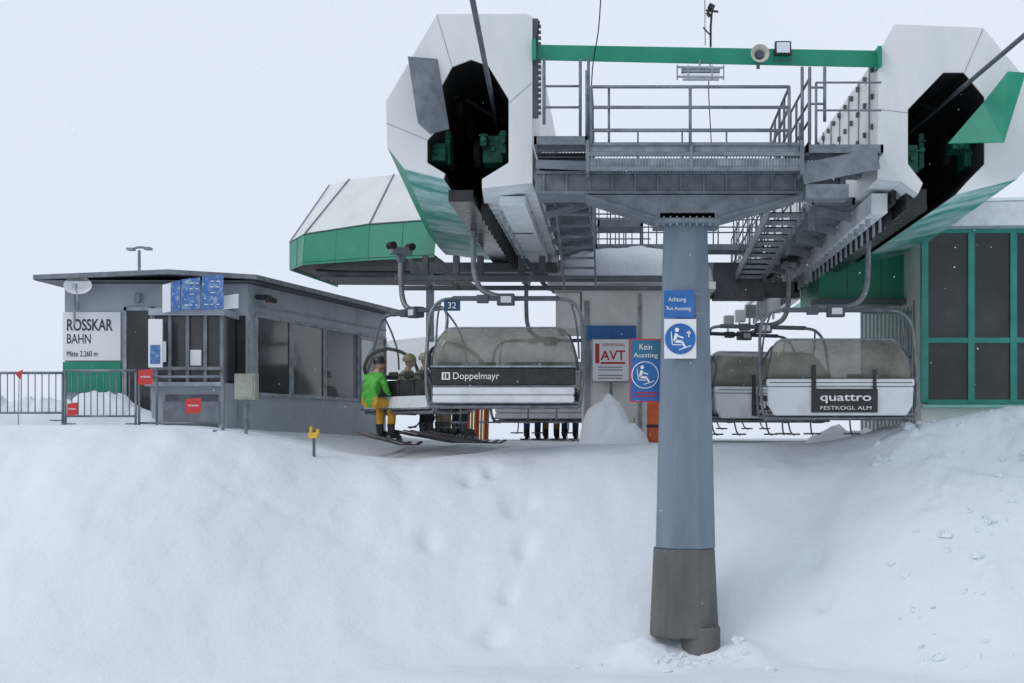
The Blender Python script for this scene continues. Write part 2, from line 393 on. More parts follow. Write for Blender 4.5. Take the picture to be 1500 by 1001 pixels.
# ---------------------------------------------------------------- portal
gb=empty('green_cross_beam')
b=B(); b.add([P(780,65,20.9),P(1290,74,20.9),P(1290,99,20.9),P(780,88,20.9),P(780,65,21.2),P(1290,74,21.2),P(1290,99,21.2),P(780,88,21.2)],
 [(0,1,2,3),(7,6,5,4),(0,4,5,1),(1,5,6,2),(2,6,7,3),(3,7,4,0)])
b.make('box_section',M_green,gb,bevel=.012)
b=B(); b.beam(P(780,76,20.89),P(786,76,20.89),.32,.30); b.beam(P(1283,86,20.89),P(1289,86,20.89),.32,.30); b.make('end_plates',M_green,gb,bevel=.005)

colm=empty('support_column')
def frust(b,cx,cy,z0,z1,r0,r1,n=12):
    vs=[];off=math.pi/n
    for z,r in((z0,r0),(z1,r1)):
        for j in range(n):
            a=2*math.pi*j/n+off; vs.append((cx+r*math.cos(a),cy+r*math.sin(a),z))
    fs=[(j,(j+1)%n,n+(j+1)%n,n+j) for j in range(n)]+[tuple(range(n))[::-1],tuple(range(n,2*n))]
    b.add(vs,fs)
cx=1.06; cy=F+.45
b=B(); frust(b,cx,cy,-1.75,3.05,.475,.35,8); b.make('tapered_shaft',M_col,colm,bevel=.02)
b=B(); frust(b,1.04,cy,-3.05,-1.752,.55,.487,8); frust(b,1.28,cy-.22,-3.9,-2.9,.29,.29,20); b.make('footing',M_colbase,colm,bevel=.02)
b=B(); b.box(.58,1.56,F-.02,F+.9,3.04,3.11); b.box(.66,1.48,F+.05,F+.85,3.115,3.2)
b.make('head_plates',M_steel,colm,bevel=.008)
b=B()
for i in range(10): 
    b.tube([(.63+i*.096,F+.02,3.0),(.63+i*.096,F+.02,3.14)],.013,6)
b.make('head_bolts',M_steell,colm)
b=B()
for y in (F+.05,F+.8):
    b.prism([Vector((-.4,y,3.46)),Vector((2.7,y,3.46)),Vector((1.55,y,3.12)),Vector((.6,y,3.12))],(0,.04,0))
b.box(.72,.78,F+.1,F+.8,3.2,3.46); b.box(1.36,1.42,F+.1,F+.8,3.2,3.46)
b.beam((-.42,F+.42,3.45),(.62,F+.42,3.11),.8,.04); b.beam((2.72,F+.42,3.45),(1.5,F+.42,3.11),.8,.04)
b.make('head_gusset',M_steel,colm,bevel=.005)
b=B()
x0,x1=-1.15,3.4
b.box(x0,x1,F+.0,F+.85,3.47,3.51); b.box(x0,x1,F+.0,F+.85,3.76,3.80); b.box(x0,x1,F+.06,F+.1,3.51,3.76); b.box(x0,x1,F+.75,F+.79,3.51,3.76)
for i in range(14):
    x=x0+.1+i*.335; b.box(x,x+.03,F+.01,F+.06,3.51,3.76)
b.make('cross_girder',M_steel,colm,bevel=.005)

pl=empty('maintenance_platform')
Y0=20.3
b=B()
b.box(PX(860,Y0),PX(1175,Y0),Y0,Y0+.03,PZ(250,Y0),PZ(243,Y0)); b.box(PX(860,Y0),PX(1175,Y0),Y0,Y0+.03,PZ(228,Y0),PZ(222,Y0))
b.box(PX(860,Y0),PX(1175,Y0),Y0,Y0+.03,PZ(213,Y0),PZ(208,Y0))
b.box(PX(858,Y0),PX(863,Y0),Y0-.01,Y0+.5,PZ(252,Y0),PZ(205,Y0)); b.box(PX(1172,Y0),PX(1178,Y0),Y0-.01,Y0+.5,PZ(255,Y0),PZ(205,Y0))
b.box(PX(1010,Y0),PX(1015,Y0),Y0-.01,Y0+.02,PZ(250,Y0),PZ(208,Y0))
b.make('fascia_channels',M_steel,pl,bevel=.004)
b=B()
xx=PX(862,Y0)
while xx<PX(1172,Y0):
    b.box(xx,xx+.012,Y0+.01,Y0+.9,PZ(243,Y0),PZ(229,Y0)); xx+=.045
for yy in (Y0+.03,Y0+.2,Y0+.4,Y0+.6,Y0+.8): b.box(PX(862,Y0),PX(1172,Y0),yy,yy+.01,PZ(242,Y0),PZ(231,Y0))
b.make('grating',M_steell,pl)
b=B(); b.box(PX(863,Y0),PX(1171,Y0),Y0+.05,Y0+.06,PZ(228,Y0),PZ(213,Y0)); b.make('kick_plate',M_steell,pl)
b=B()
def deck(x0,x1,y0,y1,z):
    b.box(x0,x1,y0,y0+.03,z-.12,z); b.box(x0,x1,y1-.03,y1,z-.12,z); b.box(x0,x0+.04,y0,y1,z-.13,z+.0); b.box(x1-.04,x1,y0,y1,z-.13,z)
    x=x0+.05
    while x<x1-.05: b.box(x,x+.01,y0+.03,y1-.03,z-.05,z-.01); x+=.05
    y=y0+.3
    while y<y1: b.box(x0,x1,y,y+.05,z-.16,z-.05); y+=.75
deck(-1.15,-.38,20.3,22.6,4.2); deck(2.75,3.86,20.4,22.6,4.1)
deck(-1.15,-.42,22.7,34,3.82); deck(3.15,3.84,22.7,38,3.72)
deck(-.4,3.1,29.4,30.2,3.85); deck(-.3,.5,25,25.8,3.7)
for i in range(9):
    b.box(-1.12,-.42,21.0,21.2,4.08-i*.055,4.10-i*.055)
    b.box(2.45,2.8,20.45+i*.12,20.55+i*.12,3.95,3.97)
b.make('deck_gratings',M_steel,pl)
b=B()
for i in range(9):
    y=23+i*1.6
    b.beam((3.15,y,3.6),(3.84,y,3.42),.09,.12); b.box(3.15,3.24,y,y+.09,3.25,3.6)
    if i<6: b.beam((-.42,y,3.66),(-1.15,y,3.46),.09,.1)
b.beam(P(1175,255,20.4),P(1286,232,20.4),.05,.3); b.beam(P(1178,283,20.6),P(1240,283,20.6),.4,.2)
b.beam(P(785,240,20.5),P(860,243,20.5),.05,.12)
b.make('deck_brackets',M_steel,pl)
b=B()
for i in range(13):
    y=23.6+i*.62; z=3.62-i*.035
    b.box(2.55,3.12,y,y+.26,z-.02,z); b.box(2.55,3.12,y,y+.02,z-.09,z)
b.beam((2.55,23.5,3.6),(2.55,31.6,3.12),.03,.2); b.beam((3.12,23.5,3.6),(3.12,31.6,3.12),.03,.2)
for i in range(8):
    y=22.9+i*.5; z=3.7-i*.12
    b.box(-.95,-.35,y,y+.22,z-.02,z)
b.beam((-.35,22.8,3.72),(-.35,26.9,2.75),.03,.18); b.beam((-.95,22.8,3.72),(-.95,26.9,2.75),.03,.18)
b.make('stair_flights',M_steel,pl)
b=B(); r=.021
def rail(p,q,n,hs=(.0,.35,.62,.95),posts=True,rr=r):
    p=Vector(p);q=Vector(q)
    for h in hs[1:]: b.tube([p+Vector((0,0,h)),q+Vector((0,0,h))],rr,6)
    for i in range(n+1):
        c=p.lerp(q,i/n); b.tube([c,c+Vector((0,0,hs[-1]))],rr,6)
z0=PZ(213,Y0); h=[0]+[PZ(v,Y0)-z0 for v in (191,157,127)]
rail((PX(866,Y0),Y0,z0),(PX(1156,Y0),Y0,z0),2,h,rr=.025)
rail((PX(866,Y0),Y0,z0),(PX(866,Y0),Y0+1.4,z0),1,h); rail((PX(1156,Y0),Y0,z0),(PX(1156,Y0),Y0+2.4,z0-.1),4,h)
rail((PX(866,Y0),Y0+2.4,z0-.1),(PX(1156,Y0),Y0+2.4,z0-.1),4,h,rr=.016)
b.tube([P(892,127,Y0+.05),P(892,212,Y0+.05)],.02,6)
for u,v0,v1 in ((797,86,182),(850,86,200),(862,84,212),(1175,98,212),(1186,98,205),(1208,98,178),(1172,180,212)):
    b.tube([P(u,v0,20.75),P(u,v1,20.75)],.026,6)
for u0,u1,v in ((798,850,126),(798,850,157),(1186,1208,128),(1186,1208,152)): b.tube([P(u0,v,20.75),P(u1,v,20.75)],.018,6)
zz=4.1; b.tube([(2.9,20.45,zz),(2.9,20.45,zz+.9)],r,6)
for hh in (.5,.9): b.tube([(2.9,20.45,zz+hh),(3.84,20.45,zz+hh)],.016,6)
rail((2.8,20.45,zz),(2.8,22.6,zz),3); rail((-.4,20.4,4.2),(-.4,22.6,4.2),2)
rail((-.42,22.7,3.82),(-.42,34,3.82),9,rr=.018); rail((3.15,22.9,3.72),(3.15,38,3.72),12,rr=.018)
rail((-.4,29.4,3.85),(3.1,29.4,3.85),11,rr=.016); rail((-.4,30.2,3.85),(3.1,30.2,3.85),7,rr=.016)
for i in range(12): b.tube([(-1.1+i*.16,27.5,3.6),(-1.1+i*.16,27.5,4.9)],.011,5)
for hh in (3.7,4.1,4.5,4.9): b.tube([(-1.1,27.5,hh),(.7,27.5,hh)],.014,5)
for i in range(7): 
    y=24+i*.5; b.tube([(-1.0,y,3.7),(-1.0,y,4.8)],.014,5); b.tube([(-1.15,y,4.3),(-.45,y,4.3)],.012,5)
rail((2.55,23.6,3.7),(2.55,31,3.2),8,rr=.015)
b.make('railings',M_steel,pl,smooth=True)
b=B()
for (a0,a1,yy,zz) in ((PX(870,Y0),PX(1165,Y0),Y0+.1,PZ(213,Y0)+.035),(-1.1,-.45,20.5,4.2),(2.85,3.8,20.6,4.1)):
    n=24
    for i in range(n):
        x=a0+(a1-a0)*(i+.5)/n; w=(a1-a0)/n*.75; hh=.02+.035*abs(noise.noise(Vector((x*3,yy,1))))
        b.ell((x,yy+.15,zz),(w,.22,hh),10,6)
b.make('settled_snow',M_snow,pl,smooth=True)

# ---------------------------------------------------------------- small fittings on beam
fl=empty('floodlight'); b=B(); c=P(1147,70,20.7)
b.box(c.x-.12,c.x+.12,20.68,20.8,c.z-.1,c.z+.1); b.make('housing',M_blackg,fl,bevel=.015)
b=B(); b.box(c.x-.095,c.x+.095,20.665,20.678,c.z-.075,c.z+.075); b.make('lens',M_lamp,fl)
b=B(); b.tube([(c.x-.13,20.75,c.z),(c.x-.13,20.8,c.z-.16),(c.x+.13,20.8,c.z-.16),(c.x+.13,20.75,c.z)],.012,6); b.make('bracket',M_steeld,fl)
hs=empty('horn_loudspeaker'); c=P(1113,79,20.6)
b=B(); n=24; rs=[(.03,.24),(.045,.16),(.07,.08),(.125,0),(.135,.0),(.08,.1)]
vs=[(c.x+r*math.cos(2*math.pi*j/n),20.55+y,c.z+r*math.sin(2*math.pi*j/n)) for r,y in rs for j in range(n)]
b.add(vs,[(i*n+j,i*n+(j+1)%n,(i+1)*n+(j+1)%n,(i+1)*n+j) for i in range(len(rs)-1) for j in range(n)])
b.make('horn',mat('cream_horn_paint',(.55,.54,.46),.5,c2=(.45,.44,.38)),hs,smooth=True)
b=B(); b.tube([(c.x,20.62,c.z),(c.x,20.86,c.z)],.05,14); b.beam((c.x,20.85,c.z),(c.x,20.85,c.z-.15),.05,.02); b.make('driver',M_steeld,hs)
hl=empty('hanging_lamp'); b=B()
for v in (98,112):
    a=P(992,v,20.7);q=P(1060,v+1,20.7); b.tube([a,q],.018,6)
for u in (992,1008,1043,1060): b.tube([P(u,95,20.7),P(u,117,20.7)],.012,6)
b.tube([P(1025,88,20.9),P(1025,98,20.7)],.014,6); b.box(PX(998,20.8),PX(1054,20.8),20.72,20.84,PZ(107,20.8),PZ(102,20.8)); b.make('cage',M_steell,hl)
b=B(); b.box(PX(1000,20.8),PX(1053,20.8),20.70,20.82,PZ(118,20.8),PZ(109,20.8)); b.make('diffuser',M_sign,hl,bevel=.01)
am=empty('weather_mast'); b=B()
b.tube([P(1041,68,21),P(1041,40,21),P(1043,14,21)],.018,6); b.tube([P(1032,-40,21),P(1033,66,21)],.006,5)
b.tube([P(1034,15,21),P(1052,17,21)],.018,6); b.tube([P(1030,40,21),P(1041,52,21)],.012,6)
b.tube([P(1038,8,21),P(1046,12,21)],.05,8); b.tube([P(1036,18,21),P(1040,24,21)],.03,8)
b.make('mast',M_blackg,am)
cb=empty('hanging_cables'); b=B()
b.tube(catmull([P(882,-40,20.6),P(877,40,20.6),P(868,100,20.7),P(864,190,20.7)]),.009,5)
b.tube(catmull([P(1041,20,21),P(1040,100,20.9),P(1038,130,20.9),P(1042,212,20.8)]),.008,5)
b.tube(catmull([P(790,30,20.7),P(784,75,20.8)]),.012,5); b.make('cable',M_rubber,cb)
hr=empty('haul_rope'); b=B()
b.tube([(-1.94+.04*(24-y),y,4.96) for y in (30,24,15,6,-12)],.036,10); b.tube([(4.95+.04*(24-y),y,5.0) for y in (30,24,15,6,-12)],.034,10)
b.make('steel_strands',M_steeld,hr,smooth=True)

# ---------------------------------------------------------------- chairs
def chair(name,X,Y,Z,rot,side,style='a',can=M_can,armtop=3.65,label=True):
    R=empty(name,(X,Y,Z),rot); hw=1.24
    prof=catmull([(0,-.44,1.08),(0,-.52,1.32),(0,-.44,1.60),(0,-.2,1.75),(0,.12,1.79),(0,.5,1.68),(0,.78,1.4),(0,.86,1.08)],4)
    b=B(); nx=28; vs=[]
    for p in prof:
        for i in range(nx+1):
            s=-1+2*i/nx; tz=(p.z-1.08)/.71
            x=hw*s*(1-.11*tz**1.5); e=max(0,(abs(s)-.82)/.18)
            vs.append((x,p.y+(.10*e*e if p.y<0 else -.1*e*e),p.z-.15*e*e*max(0,tz)))
    m=len(prof); b.add(vs,[(j*(nx+1)+i,j*(nx+1)+i+1,(j+1)*(nx+1)+i+1,(j+1)*(nx+1)+i) for j in range(m-1) for i in range(nx)])
    for i in (0,nx): b.add([vs[j*(nx+1)+i] for j in range(m)],[tuple(range(m))])
    b.make('canopy',can,R,smooth=True)
    b=B(); rw=.034 if style=='c' else .017
    for i in (0,nx): b.tube([vs[j*(nx+1)+i] for j in range(m)],rw,6)
    b.tube([vs[i] for i in range(nx+1)],.018,6); b.tube([vs[(m-1)*(nx+1)+i] for i in range(nx+1)],.015,6)
    if style=='c':
        for i in (0,nx): b.tube([vs[i],vs[(m-1)*(nx+1)+i]],rw,6)
    b.make('canopy_rim',M_steeld if style!='c' else M_pad,R,smooth=True)
    if style!='c':
        b=B(); jt=[j for j,p in enumerate(prof) if p.z>1.74][0]
        b.tube([Vector(vs[jt*(nx+1)+i])+Vector((0,-.004,.006)) for i in range(nx+1)],.014,6)
        for i in (int(nx*.25),int(nx*.75)): b.tube([Vector(vs[j*(nx+1)+i])+Vector((0,-.01,0)) for j in range(2)],.03,6)
        b.make('canopy_beading',M_steell,R,smooth=True)
    b=B()
    for i in range(4):
        x=-1.14+i*.58; b.box(x,x+.54,-.36,-.26,.52,1.0); b.box(x,x+.54,-.28,.22,.44,.52)
        b.box(x+.12,x+.42,-.34,-.27,1.02,1.16)
    b.make('seat_pads',M_pad,R,bevel=.03)
    if style=='a':
        b=B(); b.box(-1.22,1.22,-.56,-.46,.765,1.06); b.make('rear_band',M_blackg,R,bevel=.025)
        b=B(); b.box(-1.23,1.23,-.575,-.45,1.063,1.095); b.box(-1.2,1.2,-.5,-.42,.735,.762); b.make('band_trim',M_steell,R,bevel=.006)
        b=B(); b.box(-1.2,1.2,-.54,-.4,.60,.733); b.box(-1.2,1.2,-.56,-.4,.47,.592); b.make('rear_shell',M_chairw,R,bevel=.03)
        if label:
            text(R,'lettering','Doppelmayr',(-.86,-.566,.865),.78,M_wink,.15)
            b=B(); b.box(-1.04,-.9,-.566,-.561,.855,.98); b.make('logo_plate',M_wink,R)
            b=B(); b.box(-1.01,-.985,-.569,-.567,.875,.96); b.box(-.965,-.925,-.569,-.567,.875,.96); b.make('logo_mark',M_ink,R)
    elif style=='c':
        b=B(); b.box(-1.2,1.2,-.46,-.38,.46,.7); b.make('rear_shell',M_chairw,R,bevel=.03)
    else:
        b=B(); b.prism([(-1.24,-.56,.94),(1.24,-.56,.94),(1.22,-.56,.62),(1.12,-.56,.45),(-1.12,-.56,.45),(-1.22,-.56,.62)],(0,.14,0)); b.make('rear_shell',M_chairw,R,bevel=.035)
        b=B(); b.box(-1.25,1.25,-.575,-.42,.945,1.07); b.make('shell_top_trim',M_chairw,R,bevel=.03)
        b=B(); b.box(-1.2,1.2,-.58,-.577,1.0,1.012); b.make('shell_shadow_gap',M_pad,R)
        b=B(); b.box(-.5,.62,-.60,-.562,.5,.9); b.box(-.5,-.42,-.6,-.57,.9,1.3); b.box(.54,.6,-.6,-.57,.9,1.22); b.make('advert_board',M_blackg,R,bevel=.01)
        text(R,'advert_title','quattro',(-.36,-.606,.70),.86,M_wink,.15,bold=.012); text(R,'advert_subtitle','FESTKOGL ALM',(-.36,-.606,.55),.86,M_wink,.06)
    b=B()
    for sx in (-1,1):
        b.tube(catmull([(sx*.9,0,2.28),(sx*1.14,-.04,2.22),(sx*1.30,-.1,1.98),(sx*1.33,-.2,1.5),(sx*1.33,-.36,1.0),(sx*1.31,-.4,.6),(sx*1.25,-.3,.42),(sx*1.2,.1,.39),(sx*1.2,.4,.42)]),.03,8)
        b.tube(catmull([(sx*1.33,-.36,1.0),(sx*1.34,-.1,.95),(sx*1.32,.3,.75),(sx*1.28,.45,.45),(sx*1.2,.4,.42)]),.022,8)
        b.tube(catmull([(sx*1.12,-.05,2.24),(sx*1.2,.15,1.95),(sx*1.24,.3,1.6),(sx*1.26,.34,1.25)]),.018,8)
        b.tube([(sx*.6,-.35,.40),(sx*.62,.35,.38)],.022,6)
        for q in (.35,.85):
            b.tube(catmull([(sx*q,.6,1.0),(sx*q,.7,.6),(sx*q,.55,.22),(sx*q,.35,.12)]),.016,6); b.tube([(sx*q-.15,.4,.14),(sx*q+.15,.4,.14)],.018,6)
    b.tube([(-1.28,-.36,.41),(1.28,-.36,.41)],.028,8); b.tube([(-1.2,.38,.4),(1.2,.38,.4)],.026,8); b.tube([(-1.3,-.45,.47),(1.3,-.45,.47)],.02,6)
    b.tube([(-1.25,.6,1.0),(1.25,.6,1.0)],.018,6)
    b.make('side_frames',M_alu,R,smooth=True)
    b=B(); b.box(-.92,.92,-.05,.05,2.24,2.32); b.box(-.15,.15,-.1,.1,2.16,2.36); b.box(-.5,-.3,-.07,.07,2.2,2.34) ; b.make('cross_bar',M_steeld,R,bevel=.012)
    b=B(); b.box(-.08,.1,-.115,-.103,2.2,2.31); b.make('number_plate',M_chairw,R)
    s=side; b=B()
    b.tube(catmull([(0,0,2.3),(s*.22,0,2.34),(s*.42,0,2.44),(s*.53,0,2.66),(s*.56,0,3.0),(s*.56,0,armtop)]),.05,10)
    b.make('hanger_arm',M_alu,R,smooth=True)
    b=B(); b.box(s*.56-.07,s*.56+.07,-.22,.22,armtop-.02,armtop+.12); b.box(s*.56-.05,s*.56+.05,-.08,.08,armtop-.16,armtop-.02); b.make('grip',M_steel,R,bevel=.02)
    b=B()
    for yy in (-.2,.2): b.tube([(s*.56-.09,yy,armtop+.14),(s*.56+.09,yy,armtop+.14)],.07,14)
    b.make('grip_rollers',M_rubber,R)
    return R
chA=chair('chairlift_chair',PX(741,24.6),24.6,0,0,-1,armtop=3.5)
b=B(); b.box(-1.06,-.78,-.09,-.07,2.06,2.24); b.make('blue_tag',mat('navy_tag',(.01,.05,.14),.4),chA)
text(chA,'tag_number','32',(-1.0,-.097,2.1),.14,M_wink)
RB=-.92; CB=(PX(609,26.3),26.3,-.08)
chair('chairlift_chair',*CB,RB,-1,style='c',can=M_can2,armtop=3.4,label=False)
chair('chairlift_chair',PX(806,33),33,-.2,-.1,-1,armtop=3.6,label=False)
chD=chair('chairlift_chair',PX(1224,24.6),24.6,-.2,0,1,style='b',armtop=3.5)
chair('chairlift_chair',PX(1118,28.4),28.4,-.22,.32,1,style='b',armtop=3.5)
chair('chairlift_chair',PX(1090,32.5),32.5,-.1,.5,1,style='b',armtop=3.5)

# ---------------------------------------------------------------- skiers
def skier(loc,rot,jc,pc,hc,idx,name='skier',skis=True,tilt=.14,lean=0.):
    R=empty(name,loc,rot)
    J=mat('jacket_%d'%idx,jc,.8,c2=tuple(x*.55 for x in jc),scale=9,bump=.35,bscale=12)
    Pm=mat('trousers_%d'%idx,pc,.8,c2=tuple(x*.55 for x in pc),scale=9,bump=.35,bscale=12)
    H=mat('helmet_%d'%idx,hc,.3); S=mat('skin_%d'%idx,(.55,.33,.24),.6)
    def ln(p):
        x,y,z=p; return (x,y+lean*max(0,z-.1),z-.25*lean*max(0,z-.1)*lean)
    V=[((0,0,.13),.15),(ln((0,-.03,.33)),.14),(ln((0,-.01,.52)),.155),(ln((0,.02,.67)),.065),(ln((0,.05,.76)),.07)]
    E=[(0,1),(1,2),(2,3),(3,4)]; T=[0,0,0,2]
    for s in (-1,1):
        i=len(V); V+=[(ln((s*.18,.0,.58)),.08),(ln((s*.25,.1,.33)),.06),((s*.19,.38,.25),.043)]
        E+=[(2,i),(i,i+1),(i+1,i+2)]; T+=[0,0,0]
        i=len(V); V+=[((s*.1,.06,.11),.11),((s*.13,.46,.1),.085),((s*.13,.5,-.14),.082),((s*.13,.48,-.34),.078)]
        E+=[(0,i),(i,i+1),(i+1,i+2),(i+2,i+3)]; T+=[1,1,1,1]
    me=D.meshes.new('body'); me.from_pydata([v[0] for v in V],E,[]); o=D.objects.new('body',me); COL.objects.link(o)
    o.modifiers.new('skin','SKIN'); sv=me.skin_vertices[0].data
    for i,v in enumerate(V): sv[i].radius=(v[1],v[1]); sv[i].use_root=(i==0)
    sub=o.modifiers.new('sub','SUBSURF'); sub.levels=2; sub.render_levels=2
    dg=bpy.context.evaluated_depsgraph_get(); m2=D.meshes.new_from_object(o.evaluated_get(dg)); D.objects.remove(o)
    m2.materials.clear()
    for q in (J,Pm,S): m2.materials.append(q)
    def ds(p,a,c):
        a=Vector(a);c=Vector(c);t=max(0,min(1,(p-a).dot(c-a)/(c-a).length_squared)); return (p-a.lerp(c,t)).length
    for f in m2.polygons:
        f.use_smooth=True; p=f.center
        best=min(range(len(E)),key=lambda e: ds(p,V[E[e][0]][0],V[E[e][1]][0])-V[E[e][1]][1]); f.material_index=T[best]
    o=D.objects.new('body',m2); COL.objects.link(o); o.parent=R
    hy,hz=ln((0,.05,.85))[1]-.05,ln((0,.05,.85))[2]-.85
    HM=Matrix.Translation((0,hy,hz))
    b=B(HM); b.ell((0,.06,.85),(.085,.1,.12)); b.tube([(0,.15,.87),(0,.185,.835)],.012,6,.018)
    for s in(-1,1): b.ell((s*.088,.05,.84),(.015,.025,.035),8,6)
    b.make('head',S,R,smooth=True)
    b=B(HM); b.box(-.03,.03,.145,.157,.785,.793); b.make('mouth',M_redink,R)
    b=B(HM); b.ell((0,.045,.88),(.118,.135,.125),18,8,-.15,1); b.make('helmet',H,R,smooth=True)
    b=B(HM); b.ell((0,.115,.872),(.08,.06,.04)); b.make('goggles',M_blackg,R,smooth=True)
    b=B()
    for s in (-1,1):
        b.ell((s*.185,.42,.25),(.045,.055,.028))
        for q,(dx,l_) in enumerate([(-.033,.05),(-.011,.06),(.011,.057),(.033,.045)]):
            x=s*.185+dx; b.tube([(x,.45,.255),(x,.48+l_*.4,.25),(x,.485+l_*.5,.215)],.013,6)
        b.tube([(s*.145,.41,.25),(s*.125,.44,.245),(s*.125,.47,.235)],.014,6)
    b.make('gloves',M_pad,R,smooth=True)
    b=B()
    for s in (-1,1):
        b.tube([(s*.13,.47,-.28),(s*.13,.49,-.46)],.075,10,.07); b.ell((s*.13,.58,-.47),(.06,.16,.07)); b.box(s*.13-.05,s*.13+.05,.42,.74,-.55,-.5)
    b.make('ski_boots',M_blackg,R,smooth=False,bevel=.01)
    if not skis: return R
    b=B(); d2=B()
    for s in (-1,1):
        pts=[(-.25,.02),(.2,0),(.6,0),(1.1,-.01),(1.28,.02),(1.4,.09)]
        def sz(a): return -.575+a[1]-tilt*(a[0]-.5)
        for a,c in zip(pts,pts[1:]):
            b.beam((s*.13,a[0],sz(a)),(s*.13,c[0]+.002,sz(c)),.09,.022)
        for (q0,q1) in ((.38,.5),(.68,.78)):
            zc=-.575-tilt*((q0+q1)/2-.5); d2.box(s*.13-.04,s*.13+.04,q0,q1,zc+.012,zc+.06)
    b.make('skis',M_blackg if idx%2 else mat('ski_topsheet_%d'%idx,(.12,.13,.16),.35,c2=(.3,.1,.08),scale=6),R); d2.make('bindings',M_steel,R)
    return R
cB=Vector(CB); Rm=Matrix.Rotation(RB,3,'Z')
cols=[((.12,.52,.07),(.80,.40,.035),(.03,.03,.03)),((.42,.40,.30),(.02,.02,.025),(.35,.33,.13)),((.2,.22,.16),(.30,.24,.17),(.35,.36,.3)),((.05,.06,.08),(.02,.02,.022),(.5,.5,.5))]
for i,x in enumerate((-1.0,-.38,.22,.82)):
    p=cB+Rm@Vector((x,-.04,.52))
    if i==0: p=Vector((PX(541,26.0),26.0,.40))
    skier(p,RB+(.42 if i==0 else 0),*cols[i],i,tilt=.15,lean=.35 if i==0 else .1)
cC=Vector((PX(806,33),33,-.2)); Rm=Matrix.Rotation(-.1,3,'Z')
cc=[((.1,.1,.12),(.04,.14,.34),(.1,.1,.1)),((.4,.1,.05),(.5,.36,.05),(.6,.6,.6)),((.05,.2,.3),(.03,.10,.2),(.1,.1,.1))]
for i,x in enumerate((-.5,-.05,.4)):
    skier(cC+Rm@Vector((x,0,.52)),-.1,*cc[i],10+i,tilt=.05)

# ---------------------------------------------------------------- signs at the column
sg=empty('exit_warning_sign')
b=B(); b.box(.73,1.17,F+.01,F+.025,1.65,2.05); b.make('blue_plate',M_blue,sg)
text(sg,'line_top','Achtung',(.79,F+.004,1.89),.26,M_wink,.08); text(sg,'line_bottom','Am Ausstieg',(.76,F+.004,1.76),.36,M_wink,.07)
b=B()
for z in (1.7,1.98): b.box(.72,1.3,F+.028,F+.06,z,z+.03)
b.make('clamps',M_steel,sg)
def roundpict(root,cx,cz,r,y,ring=True):
    b=B(); b.tube([(cx,y,cz),(cx,y-.008,cz)],r,36); b.make('blue_disc',M_blue,root)
    b=B(); yy=y-.012
    def seg(a,c,w): b.beam((cx+a[0]*r,yy,cz+a[1]*r),(cx+c[0]*r,yy,cz+c[1]*r),w*r,.005,(0,-1,0))
    seg((-.25,.35),(-.38,-.15),.2); seg((-.38,-.15),(.12,-.2),.18); seg((.12,-.2),(.3,-.55),.13); seg((-.2,.2),(.2,.05),.1)
    seg((-.6,.45),(-.52,-.38),.06); seg((-.52,-.38),(.1,-.4),.06); seg((-.1,-.72),(.7,-.45),.06)
    b.tube([(cx-.22*r,yy+.003,cz+.58*r),(cx-.22*r,yy-.002,cz+.58*r)],.14*r,16)
    if ring: seg((.55,.1),(.55,.5),.08); seg((.42,.35),(.55,.52),.07); seg((.68,.35),(.55,.52),.07)
    b.make('pictogram',M_wink,root)
sg=empty('raise_bar_sign'); b=B(); b.box(.73,1.2,F+.0,F+.015,1.05,1.63); b.make('white_plate',M_sign,sg,bevel=.004); roundpict(sg,.965,1.34,.225,F-.002)
ns=empty('no_exit_sign'); y=21.6
b=B(); b.box(PX(924,y),PX(967,y),y,y+.02,PZ(587,y),PZ(526,y)); b.make('blue_panel',M_blue,ns)
b=B(); b.box(PX(924,y),PX(967,y),y,y+.02,PZ(525.8,y),PZ(498,y)); b.make('title_panel',mat('teal_blue_sheet',(.02,.16,.28),.4),ns)
b=B(); b.box(PX(922,y),PX(969,y),y+.004,y+.024,PZ(589,y),PZ(496,y)); b.make('red_border',M_red,ns)
text(ns,'line_top','Kein',(PX(936,y),y-.004,PZ(512,y)),.19,M_wink,.09); text(ns,'line_mid','Ausstieg',(PX(928,y),y-.004,PZ(523,y)),.37,M_wink,.09)
roundpict(ns,PX(945,y),PZ(549,y),.2,y-.004,False)
b=B(); b.box(PX(930,y),PX(962,y),y-.006,y-.003,PZ(576,y),PZ(574,y)); b.box(PX(930,y),PX(962,y),y-.006,y-.003,PZ(581,y),PZ(579,y)); b.make('small_text_rules',M_redink,ns)
b=B()
rr=.2; n=36; cxx,czz=PX(945,y),PZ(549,y)
b.tube([(cxx+rr*math.cos(2*math.pi*i/n),y-.006,czz+rr*math.sin(2*math.pi*i/n)) for i in range(n+1)],.009,5); b.make('disc_rim',M_wink,ns)
b=B(); b.box(PX(926,y),1.0,y+.03,y+.07,PZ(545,y),PZ(540,y)); b.box(PX(926,y),1.0,y+.03,y+.07,PZ(575,y),PZ(570,y)); b.make('bracket_arms',M_steel,ns)

